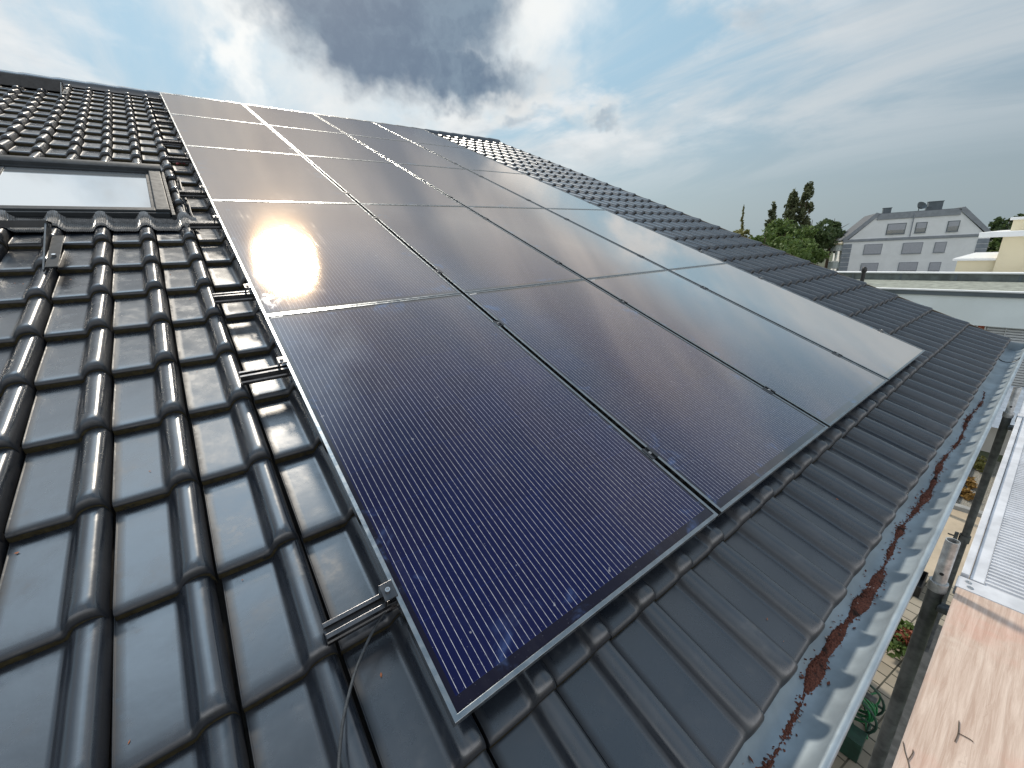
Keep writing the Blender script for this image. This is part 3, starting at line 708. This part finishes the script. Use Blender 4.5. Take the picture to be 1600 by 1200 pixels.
# decks resting on the transoms
YD0, YD1 = -8.676, -9.30
DX = lambda x: -.2145+(x+.2145)*.9029
DZ = .135
pl = empty('plywood_deck', (.6, -9.0, 4.7), 'pinkish plywood scaffold deck in the near right corner', 'scaffold deck')
b = MB(); b.box(-.62, 1.772, YD1+.002, YD0-.002, 4.7630, 4.7750); b.build('plywood_sheet', M['ply'], pl, bevel=.001)
b = MB(); b.box(-.62, 1.772, YD0-.03, YD0-.004, 4.7200, 4.7625); b.box(-.62, 1.772, YD1+.004, YD1+.03, 4.7200, 4.7625); b.build('side_rail', M['timber'], pl)
b = MB(); b.box(1.775, 1.853, YD1, YD0+.004, 4.735, 4.7765); eb = b.build('end_bar', M['alu'], pl, bevel=.004)
for y, x in ((-8.700, 1.826), (-8.708, 1.796), (-8.86, 1.812), (-9.1, 1.812)):
    b = MB(); b.pipe((x, y, 4.7760), (x, y, 4.7785), .0085, .0045, 16); b.tube([(x, y, 4.7760), (x, y, 4.7775)], .0045, 10); b.build('rivet', M['steel'], eb, smooth=True)
ad = empty('aluminium_deck', (3.3, -9.0, 4.6), 'ribbed aluminium scaffold deck beyond the plywood one', 'scaffold deck')
b = MB(); xx = 2.10
pts = []; nrib = 92
X0, X1 = 1.862, 4.125
for i in range(nrib):
    xa = X0+(X1-X0)*i/nrib; wv = (X1-X0)/nrib
    pts += [(xa, 4.7670), (xa+wv*.45, 4.7670), (xa+wv*.55, 4.7740), (xa+wv*.92, 4.7740)]
pts.append((X1, 4.7670))
vs = [(x, y, z) for x, z in pts for y in (YD1+.07, YD0-.062)]
b.add(vs, [(2*i, 2*i+1, 2*i+3, 2*i+2) for i in range(len(pts)-1)])
b.box(X0+.001, X1-.001, YD1+.071, YD0-.063, 4.7550, 4.7630)
b.build('ribbed_plate', M['alu'], ad)
b = MB()
b.box(X0, X1, YD0-.022, YD0, 4.7200, 4.7870); b.box(X0, X1, YD0-.0615, YD0-.024, 4.7250, 4.7750); b.box(X0, X1, YD1, YD1+.022, 4.7200, 4.7870); b.box(X0, X1, YD1+.024, YD1+.069, 4.7250, 4.7750)
b.build('side_profile', M['alu'], ad, bevel=.003)
b = MB(); b.box(X1+.002, X1+.07, YD1, YD0+.004, 4.7250, 4.7760); b.build('end_bar', M['alu'], ad, bevel=.004)
ad2 = MB(); ad2.box(4.215, 6.8, YD1, YD0, 4.735, 4.7710); o = ad2.build('aluminium_deck', M['alu'], bevel=.004, loc=(5.9, -9, 4.6)); tag(o, 'farthest aluminium scaffold deck, past the second standard at the right edge', 'scaffold deck')
lo = MB(); lo.box(-.62, 4.5, -9.3, -8.58, 2.565, 2.60); o = lo.build('lower_deck', M['wood_grey'], bevel=.003, loc=(2, -8.9, 2.58)); tag(o, 'weathered grey plank deck one lift below, seen past the dark tube', 'scaffold deck')
# twigs on the plywood
def twig(pts, label):
    b = MB()
    for p in pts: b.tube(smooth_path([(DX(x), -8.675+(y+8.675)*.9029, 4.7775) for x, y in p], 5), [.0012]*1+[.0011]*((len(p)-1)*5-1)+[.0005], 6)
    o = b.build('twig', M['bark'], smooth=True, loc=(DX(pts[0][0][0]), pts[0][0][1], 4.7775)); tag(o, label, 'twig', 'twigs on the plywood')
twig([[(1.01, -8.712), (1.045, -8.704), (1.075, -8.691), (1.105, -8.681)], [(1.055, -8.700), (1.085, -8.704), (1.10, -8.703)]], 'forked dark twig on the plywood near its edge, lowest in view')
twig([[(1.215, -8.770), (1.25, -8.772), (1.30, -8.768)], [(1.252, -8.772), (1.255, -8.795), (1.252, -8.802)]], 'thin forked twig near the middle of the visible plywood')

# ================================================================== GROUND AND YARD
def plane(name, x0, x1, y0, y1, z, m, kind='structure'):
    b = MB(); b.add([(x0, y0, z), (x1, y0, z), (x1, y1, z), (x0, y1, z)], [(0, 1, 2, 3)]); o = b.build(name, m); tag(o, kind=kind); return o
plane('ground', -1500, 1500, -1500, 1500, 0, M['ground'])
plane('paving', -4, 9.3, -11, -8.02, .004, M['paver'])
plane('paved_slab', 9.3, 12.3, -11, -7.0, .006, M['slab'])
plane('gravel_bed', 12.45, 15.9, -8.75, -7.6, .02, M['gravel'])
b = MB(); b.box(12.3, 12.45, -10, -7.4, 0, .10); tag(b.build('stone_kerb', M['kerb'], bevel=.01, loc=(12.4, -8.5, 0)), 'pale stone kerb at the head of the gravel bed below the scaffold', 'kerb')
b = MB(); b.box(12.46, 15.9, -8.215, -8.165, 0, .13); tag(b.build('timber_edging', M['timber'], loc=(14, -8.2, 0)), 'brown timber edging along the gravel bed', 'edging')
def leaves(b, c, rx, ry, rz, n, s, r, up=.3):
    for _ in range(n):
        while 1:
            p = Vector((r.uniform(-1, 1), r.uniform(-1, 1), r.uniform(-1, 1)))
            if .25 < p.length < 1: break
        p = Vector((c[0]+p.x*rx, c[1]+p.y*ry, c[2]+p.z*rz))
        d = Vector((r.gauss(0, 1), r.gauss(0, 1), r.gauss(up, 1))).normalized(); e = d.orthogonal().normalized(); f = d.cross(e); a = r.uniform(0, 6.3)
        g = e*math.cos(a)+f*math.sin(a); h = d.cross(g); q = s*r.uniform(.55, 1.25)
        b.add([p-g*q, p+h*q*.55, p+g*q, p-h*q*.55], [(0, 1, 2, 3)])
def small_plant(name, x, y, w_, h_, m, label, cat, n=260, s=.05, m2=None, stems=True):
    r = random.Random(int(x*100)); root = empty(name, (x, y, 0), label, cat)
    b = MB()
    for _ in range(7):
        leaves(b, (x+r.uniform(-.6, .6)*w_, y+r.uniform(-.6, .6)*w_*.6, h_*r.uniform(.35, .8)), w_*.45, w_*.4, h_*.3, n//7, s, r, .8)
    b.build('foliage', m, root)
    if m2:
        b = MB()
        for _ in range(6): leaves(b, (x+r.uniform(-.7, .7)*w_, y+r.uniform(-.6, .6)*w_*.6, h_*r.uniform(.7, 1.)), w_*.2, w_*.2, h_*.14, n//12, s*.8, r)
        b.build('blossom', m2, root)
    b = MB()
    for _ in range(5): b.tube([(x, y, 0), (x+r.uniform(-.4, .4)*w_, y+r.uniform(-.4, .4)*w_, h_*.8)], .008, 5)
    b.build('stem', M['bark'], root)
small_plant('garden_plant', 7.0, -8.30, .42, .42, M['leaf_a'], 'green plant with reddish blossom on the paving beside the dark scaffold tube', 'plant', 620, .055, M['leaf_r'])
small_plant('dry_shrub', 13.05, -8.36, .22, .26, M['leaf_o'], 'dry orange brown tuft nearest the kerb in the gravel bed', 'plant', 260, .05)
small_plant('dry_shrub', 13.75, -8.33, .20, .22, M['leaf_o'], 'withered brown tuft in the gravel bed between the kerb and the green shrub', 'plant', 200, .05)
small_plant('bed_shrub', 15.0, -8.36, .26, .34, M['leaf_y'], 'yellow green little shrub in the gravel bed', 'plant', 300, .055)
# planter trough
b = MB()
b.box(8.50, 9.05, -8.33, -8.12, 0, .03); b.box(8.50, 9.05, -8.33, -8.315, .03, .22); b.box(8.50, 9.05, -8.135, -8.12, .03, .22); b.box(8.50, 8.515, -8.315, -8.135, .03, .22); b.box(9.035, 9.05, -8.315, -8.135, .03, .22)
tag(b.build('planter_trough', M['black'], bevel=.006, loc=(8.8, -8.2, 0)), 'empty black plastic planter trough on the paving', 'planter')
# hose reel
hr = empty('hose_reel', (5.0, -8.24, 0), 'green garden hose wound on a dark reel stand below the gutter', 'hose reel')
b = MB()
for k in range(7):
    R_ = .17+.018*(k % 3); xo = 5.13+.03*k
    b.tube([(xo+.004*math.sin(q), -8.22+R_*math.cos(q*math.pi/10), .42+R_*math.sin(q*math.pi/10)) for q in range(21)], .011, 8, cap=False)
b.tube(smooth_path([(5.3, -8.30, .55), (5.5, -8.38, .5), (5.62, -8.40, .25), (5.5, -8.34, .05), (5.2, -8.42, .02)]), .011, 8)
b.build('hose', M['hose'], hr, smooth=True)
b = MB()
b.tube([(5.06, -8.22, .42), (5.38, -8.22, .42)], .03, 10)
for xo in (5.06, 5.38): b.tube([(xo, -8.22+.25*math.cos(q*math.pi/12), .42+.25*math.sin(q*math.pi/12)) for q in range(25)], .014, 8, cap=False); b.tube([(xo, -8.47, .42), (xo, -7.97+.0, .42)], .012, 8); b.tube([(xo, -8.22, .17), (xo, -8.22, .67)], .012, 8)
b.build('drum', M['reel'], hr, smooth=True)
b = MB()
for xo in (5.02, 5.42):
    b.tube([(xo, -8.40, 0), (xo, -8.22, .44), (xo, -8.06, 0)], .015, 8)
b.tube([(5.02, -8.40, .03), (5.42, -8.40, .03)], .015, 8); b.tube([(5.02, -8.22, .44), (5.42, -8.22, .44)], .02, 10); b.box(4.78, 5.0, -8.42, -8.12, .02, .32)
b.build('stand', M['reel'], hr)
# corrugated carport roof
cr = empty('carport', (13.5, -9, 0), 'low carport with a corrugated pale sheet roof beyond the gutter end', 'carport')
b = MB(); pts = []
for i in range(66*6+1):
    x = 11.9+.056*i/6; pts.append((x, 2.2+.011*math.sin(i/6*2*math.pi)))
pts = [p for p in pts if p[0] < 15.85]
vs = [(x, y, z+(y+9)*.0) for x, z in pts for y in (-10.6, -7.9)]
b.add(vs, [(2*i, 2*i+1, 2*i+3, 2*i+2) for i in range(len(pts)-1)])
b.build('corrugated_roof', M['carport'], cr, smooth='all')
for x, y in ((12.0, -10.5), (15.6, -10.5), (12.0, -7.95), (15.6, -7.95)):
    b = MB(); b.box(x-.05, x+.05, y-.05, y+.05, 0, 2.18); b.build('post', M['timber'], cr)

# ================================================================== FLAT ROOFED NEIGHBOUR
X1_ = 16.0
nb = empty('flat_roofed_house', (X1_+1.8, -6, 0), 'flat roofed neighbour with a long pale fascia over a slatted blind', 'house')
ya, yb = -20.0, 16.0
b = MB(); b.box(X1_+.5, 19.55, ya, yb, 0, 4.28); b.build('wall', M['wallc'], nb)
b = MB(); b.box(X1_, X1_+.5, ya, yb, 3.565, 4.31); b.build('pale_fascia', M['pale'], nb)
b = MB(); b.box(X1_-.04, X1_+.02, ya, yb, 4.312, 4.425); b.build('slate_trim', M['dgrey'], nb)
b = MB(); b.box(X1_-.06, X1_+.10, ya, yb, 4.427, 4.465); b.build('roof_edging', M['white'], nb, bevel=.006)
b = MB(); b.box(X1_+.02, 19.55, ya, yb, 4.315, 4.405); b.build('gravel_roof', M['roofgravel'], nb)
b = MB(); b.box(X1_+.30, X1_+.34, -8.9, -7.63, .9, 3.52); wf = b.build('window', M['winglass'], nb)
b = MB(); z = 1.6
while z < 3.55:
    b.box(X1_+.22, X1_+.285, -8.9, -7.68, z, z+.052); z += .068
b.box(X1_+.20, X1_+.215, -8.02, -8.00, 1.6, 3.55)
b.build('blind_slats', M['blind'], wf)
b = MB(); b.box(X1_+.2, X1_+.5, -7.66, -7.635, .9, 3.56); b.box(X1_+.2, X1_+.5, -7.505, -7.48, .9, 3.56); b.build('window_frame', M['white'], wf)
b = MB(); b.box(X1_+.25, X1_+.3, -7.63, -7.51, .9, 3.56); b.build('orange_panel', M['red'], nb)
b = MB(); z = 1.6
while z < 3.55:
    b.box(X1_+.22, X1_+.285, -7.45, -6.9, z, z+.052); z += .068
w2_ = b.build('blind_slats', M['blind'], nb)
b = MB(); b.tube([(17.6, -4.53, 4.40), (17.6, -4.53, 4.80)], .055, 14); b.tube([(17.6, -4.53, 4.78), (17.6, -4.53, 4.82), (17.6, -4.53, 4.92), (17.6, -4.53, 4.97)], [.055, .075, .07, .03], 14)
for k in range(4): b.tube([(17.6, -4.53, 4.45+.08*k), (17.6, -4.53, 4.47+.08*k)], .06, 14)
tag(b.build('vent_pipe', M['black'], smooth=True, loc=(17.6, -4.53, 4.4)), 'black capped vent pipe rising from the flat roof behind the tiled verge', 'vent pipe')
# second flat roof behind with its dark upstand
nb2 = empty('second_flat_building', (24, -6, 0), 'next flat roofed building, its dark grey upstand capped by a white coping', 'house')
b = MB(); b.box(19.6, 19.84, ya, yb, 0, 4.60); b.box(19.841, 29, ya, yb, 0, 3.6); b.build('wall', M['wallc'], nb2)
b = MB(); b.box(19.56, 19.598, ya, yb, 4.40, 4.63); b.build('upstand', M['bitumen'], nb2)
b = MB()
for y in np.arange(ya, yb, 1.35): b.box(19.545, 19.5595, y, y+.05, 4.40, 4.628)
b.build('upstand_seam', M['dgrey'], nb2)
b = MB(); b.box(19.5, 19.85, ya, yb, 4.632, 4.675); b.build('coping', M['white'], nb2, bevel=.006)
b = MB(); b.box(19.85, 29.0, ya, yb, 3.602, 3.62); b.build('roof_sheet', M['white'], nb2)
# cream house
cb = empty('cream_house', (33, -9, 0), 'cream rendered house with a white projecting flat roof at the right edge', 'house')
b = MB(); b.box(30, 38, -16, -6.46, 0, 5.56); b.build('wall', M['cream'], cb)
b = MB(); b.box(29.3, 38.6, -16.5, -5.75, 5.562, 5.80); b.build('roof_slab', M['white'], cb, bevel=.02)
b = MB(); b.box(31.0, 37, -16, -6.55, 5.80, 6.28); b.build('upper_storey', M['cream'], cb)
b = MB(); b.box(30.8, 37.2, -16.3, -6.45, 6.281, 6.40); b.build('upper_roof', M['white'], cb, bevel=.02)
b = MB(); b.box(30.2, 37, -6.459, -5.18, 0, 4.50); b.build('annexe', M['cream'], cb)
b = MB(); b.box(30.05, 37.2, -6.459, -5.02, 4.502, 4.62); b.build('annexe_roof', M['white'], cb, bevel=.02)

# ================================================================== APARTMENT HOUSE far off
AP = Vector((78.969, 13.1385, 0)); AE = Vector((.345015, -.938597, 0)); AN = Vector((.938597, .345015, 0))     # facade line and inward normal
def aw(s, d, z): return AP+AE*s+AN*d+Vector((0, 0, z))
ap = empty('apartment_house', aw(7.8, 7, 0), 'pale grey apartment house with a mansard gable and slate corner blocks', 'apartment house')
AD = 13.0
b = MB(); b.box(.25, 15.45, 0, AD, 0, 4.95, aw); b.prism([aw(.55, .001, 4.95), aw(15.1, .001, 4.95), aw(11.9, .001, 8.35), aw(3.75, .001, 8.35)], (0, 0, 0), AN*AD)
b.build('wall', M['aptwall'], ap)
b = MB(); b.box(.15, 15.55, -.10, .0, 4.86, 5.22, aw); b.build('eaves_band', M['apttrim'], ap)
b = MB()
b.box(3.55, 12.05, -.12, .0, 7.75, 8.55, aw)
b.prism([aw(.05, -.12, 5.222), aw(.65, -.12, 5.222), aw(3.95, -.12, 8.55), aw(3.35, -.12, 8.75)], (0, 0, 0), AN*.12)
b.prism([aw(15.6, -.12, 5.222), aw(15.0, -.12, 5.222), aw(11.7, -.12, 8.55), aw(12.3, -.12, 8.75)], (0, 0, 0), AN*.12)
b.build('gable_trim', M['apttrim'], ap)
b = MB()
b.prism([aw(.0, .01, 5.1), aw(.3, .01, 5.0), aw(3.75, .01, 8.4), aw(3.5, .01, 8.72)], (0, 0, 0), AN*AD)
b.prism([aw(15.65, .01, 5.1), aw(15.35, .01, 5.0), aw(11.9, .01, 8.4), aw(12.15, .01, 8.72)], (0, 0, 0), AN*AD)
b.box(3.5, 12.15, .01, AD, 8.40, 8.60, aw); b.build('roof', M['aptroof'], ap)
for s0, s1 in ((.25, 1.3), (14.4, 15.45)):
    b = MB(); z = .02
    while z < 4.6:
        b.box(s0-.03, s1, -.05, -.001, z, z+.60, aw); z += .66
    b.build('quoin', M['quoin'], ap)
def win(s0, s1, z0, z1, closed):
    b = MB(); b.box(s0, s1, -.03, -.001, z0, z1, aw); o = b.build('window', M['winglass'], ap)
    f = MB(); t_ = .09
    f.box(s0-t_, s0, -.055, -.001, z0-t_, z1+t_, aw); f.box(s1, s1+t_, -.055, -.001, z0-t_, z1+t_, aw); f.box(s0, s1, -.055, -.001, z0-t_, z0, aw); f.box(s0, s1, -.055, -.001, z1, z1+t_, aw)
    f.build('window_frame', M['apttrim'] if closed > .9 else M['dgrey'], o)
    if closed:
        g = MB(); g.box(s0, s1, -.06, -.031, z1-(z1-z0)*closed, z1, aw); g.build('roller_shutter', M['shutter'], o)
    k = MB(); k.box(s0-.1, s1+.1, -.14, -.056, z0-t_-.04, z0-t_+.02, aw); k.build('sill', M['apttrim'], o)
for s0, s1, z0, z1, c in ((4.95, 6.8, 5.78, 7.05, .62), (7.98, 8.95, 5.78, 7.0, .55), (11.16, 12.15, 5.74, 6.95, .5), (2.85, 4.72, 3.12, 4.36, 1.), (7.1, 9.02, 3.05, 4.36, 1.), (10.4, 11.4, 3.08, 4.3, 1.), (2.9, 4.72, .55, 1.7, 1.), (7.13, 9.0, .5, 1.7, .92), (10.37, 11.37, .5, 1.62, .95)):
    win(s0, s1, z0, z1, c)
b = MB(); b.tube([aw(7.47, -.16, 8.3), aw(7.5, -.16, 5.25)], .06, 8); b.build('downpipe', M['apttrim'], ap, smooth=True)
for s_, d_, w_, h_ in ((4.9, 3, .9, .75), (10.0, 3, 1.5, 1.15), (9.2, 2, .5, .45)):
    b = MB(); b.box(s_-w_/2, s_+w_/2, d_, d_+.9, 8.5, 8.6+h_, aw); b.box(s_-w_/2-.06, s_+w_/2+.06, d_-.06, d_+.96, 8.6+h_, 8.68+h_, aw); b.build('chimney', M['dgrey'], ap)
b = MB(); dc = aw(7.95, 1., 9.0); b.tube([aw(7.95, 1, 8.5), dc], .05, 8)
dd = Vector((-.5, -.6, .6)).normalized(); a_ = dd.orthogonal().normalized(); c_ = dd.cross(a_)
vs = [dc+dd*(.02*k*k*3)+(a_*math.cos(q*math.pi/8)+c_*math.sin(q*math.pi/8))*(.2*k) for k in range(4) for q in range(16)]
b.add(vs, [(k*16+q, k*16+(q+1) % 16, (k+1)*16+(q+1) % 16, (k+1)*16+q) for k in range(3) for q in range(16)]); b.build('satellite_dish', M['dgrey'], ap)
b = MB(); b.tube([aw(8.83, 1.5, 8.5), aw(8.83, 1.5, 9.75)], .035, 6); b.build('antenna', M['dgrey'], ap)
b = MB(); b.tube([aw(14.2, 6, 5.5), aw(14.25, 6, 8.35)], .05, 6); b.build('antenna', M['dgrey'], ap)
for z in (1.0, 3.6):                                                          # rounded balconies on the left flank
    b = MB(); ar = [aw(.25-1.3*math.sin(q*math.pi/10), 1.9-1.6*math.cos(q*math.pi/10), z) for q in range(11)]
    b.prism(ar, (0, 0, 0), (0, 0, .2)); bl = b.build('balcony', M['white'], ap)
    b = MB(); vs = [p+Vector((0, 0, h)) for p in ar for h in (.2, 1.05)]; b.add(vs, [(2*i, 2*i+1, 2*i+3, 2*i+2) for i in range(10)]); b.build('balustrade', M['pale'], bl)
b = MB(); b.prism([aw(.25-1.5*math.sin(q*math.pi/10), 1.9-1.8*math.cos(q*math.pi/10), 4.55) for q in range(11)], (0, 0, 0), (0, 0, .18)); b.build('balcony_canopy', M['cream'], ap)

# ================================================================== TREES
def tree(name, x, y, h, wd, m, label, group, shape='round', n=2600, s=.30, seed=0, base=.0):
    r = random.Random(seed); root = empty(name, (x, y, 0), label, 'tree', group)
    b = MB(); b.tube([(x, y, 0), (x+r.uniform(-.1, .1), y, h*.3), (x+r.uniform(-.2, .2), y, h*.55), (x, y, h*.9)], [.28, .2, .13, .03] if shape != 'poplar' else [.25, .18, .12, .03], 8)
    for _ in range(9):
        a = r.uniform(0, 6.3); z0 = h*r.uniform(.25, .7); l = wd*(.42 if shape != 'poplar' else .3)*r.uniform(.6, 1)
        up = .5 if shape != 'poplar' else 1.8
        b.tube([(x, y, z0), (x+math.cos(a)*l*.5, y+math.sin(a)*l*.5, z0+l*up*.35), (x+math.cos(a)*l, y+math.sin(a)*l, z0+l*up)], [.09, .06, .02], 6)
    b.build('trunk', M['bark'], root, smooth=True)
    b = MB(); nc = 46 if shape == 'round' else (52 if shape == 'poplar' else 30)
    for k in range(nc):
        if shape == 'round':
            a = r.uniform(0, 6.3); t_ = r.uniform(-1, 1); q = math.sqrt(1-t_*t_); rr_ = r.uniform(.55, 1.0)
            c = (x+math.cos(a)*q*wd/2*rr_, y+math.sin(a)*q*wd/2*rr_, h*.60+t_*h*.38*rr_); cr = wd*r.uniform(.08, .17)
            leaves(b, c, cr, cr, cr*.75, n//nc, s, r, .4)
        elif shape == 'poplar':
            t_ = r.random()**.9; z = h*(.12+.86*t_); ww = wd/2*(math.sin(min(1, (1-t_)*1.5+.08)*math.pi/2))
            a = r.uniform(0, 6.3); q = r.uniform(.2, 1.)*ww; c = (x+math.cos(a)*q, y+math.sin(a)*q, z); cr = wd*r.uniform(.06, .13)
            leaves(b, c, cr, cr, cr*2.2, n//nc, s, r, .2)
        else:
            t_ = k/nc; z = h*(.15+.85*t_); ww = wd/2*(1-t_)**1.2+.06
            a = r.uniform(0, 6.3); c = (x+math.cos(a)*ww*.6, y+math.sin(a)*ww*.6, z); leaves(b, c, ww*.7, ww*.7, .4, n//nc, s, r)
    b.build('crown', m, root); return root
PG = 'tall poplars beyond the roof'; BG = 'broad trees beyond the roof'
tree('poplar_tree', 82.2, 24.6, 11.7, 2.9, M['leaf_p'], 'slender poplar standing leftmost, left of the thinnest one', PG, 'poplar', 1900, .26, 1)
tree('poplar_tree', 83.6, 23.3, 12.1, 1.5, M['leaf_p'], 'thinnest poplar, sparse and narrow, standing between wider ones', PG, 'poplar', 900, .24, 2)
tree('poplar_tree', 79.8, 20.9, 12.9, 3.3, M['leaf_p'], 'tall poplar left of and touching the tallest one', PG, 'poplar', 3400, .27, 3)
tree('poplar_tree', 80.9, 19.4, 14.0, 3.9, M['leaf_p'], 'tallest poplar, its two tips above all the other trees', PG, 'poplar', 3800, .28, 4)
tree('spire_conifer', 88.7, 32.7, 12.4, 1.6, M['leaf_y'], 'thin spired conifer tip rising at the left end of the trees', None, 'cone', 700, .22, 5)
tree('broadleaf_tree', 70, 24.6, 8.0, 4.6, M['leaf_y'], 'yellowish tree half hidden by the roof verge, below the thin spire', BG, 'round', 1700, .26, 6)
tree('broadleaf_tree', 75, 29.5, 7.9, 3.0, M['leaf_p'], 'leftmost low tree barely showing over the tiled verge', BG, 'round', 800, .24, 16)
tree('broadleaf_tree', 64, 17.8, 7.4, 6.0, M['leaf_a'], 'bright green tree right under the leftmost poplar', BG, 'round', 2600, .28, 7)
tree('broadleaf_tree', 69, 17.3, 8.7, 7.0, M['leaf_a'], 'large green tree with a rounded crown in front of the tallest poplar', BG, 'round', 3600, .30, 8)
tree('broadleaf_tree', 77, 16.8, 9.3, 7.0, M['leaf_d'], 'large dark green tree beside the left flank of the apartment house', BG, 'round', 3600, .30, 9)
tree('broadleaf_tree', 88, 17.2, 9.6, 5.0, M['leaf_d'], 'tree crown just behind the left roof edge of the apartment house', BG, 'round', 1600, .30, 10)
tree('broadleaf_tree', 54, 11.2, 5.8, 5.2, M['leaf_a'], 'nearest green bush like tree showing above the verge tiles', BG, 'round', 2600, .24, 11)
tree('broadleaf_tree', 61, 12.3, 6.4, 5.2, M['leaf_a'], 'light green tree low in front of the dark one by the balconies', BG, 'round', 2600, .26, 12)
tree('broadleaf_tree', 96, -1.8, 7.6, 5.2, M['leaf_d'], 'dark tree between the apartment house and the cream house', BG, 'round', 2200, .32, 13)
tree('broadleaf_tree', 93, -2.6, 5.6, 3.6, M['leaf_a'], 'lower green tree right of the apartment house corner blocks', BG, 'round', 1500, .30, 14)
tree('broadleaf_tree', 110, -3.5, 8.4, 5.5, M['leaf_p'], 'distant tree peeping over the white roof slab of the cream house', BG, 'round', 1500, .32, 15)
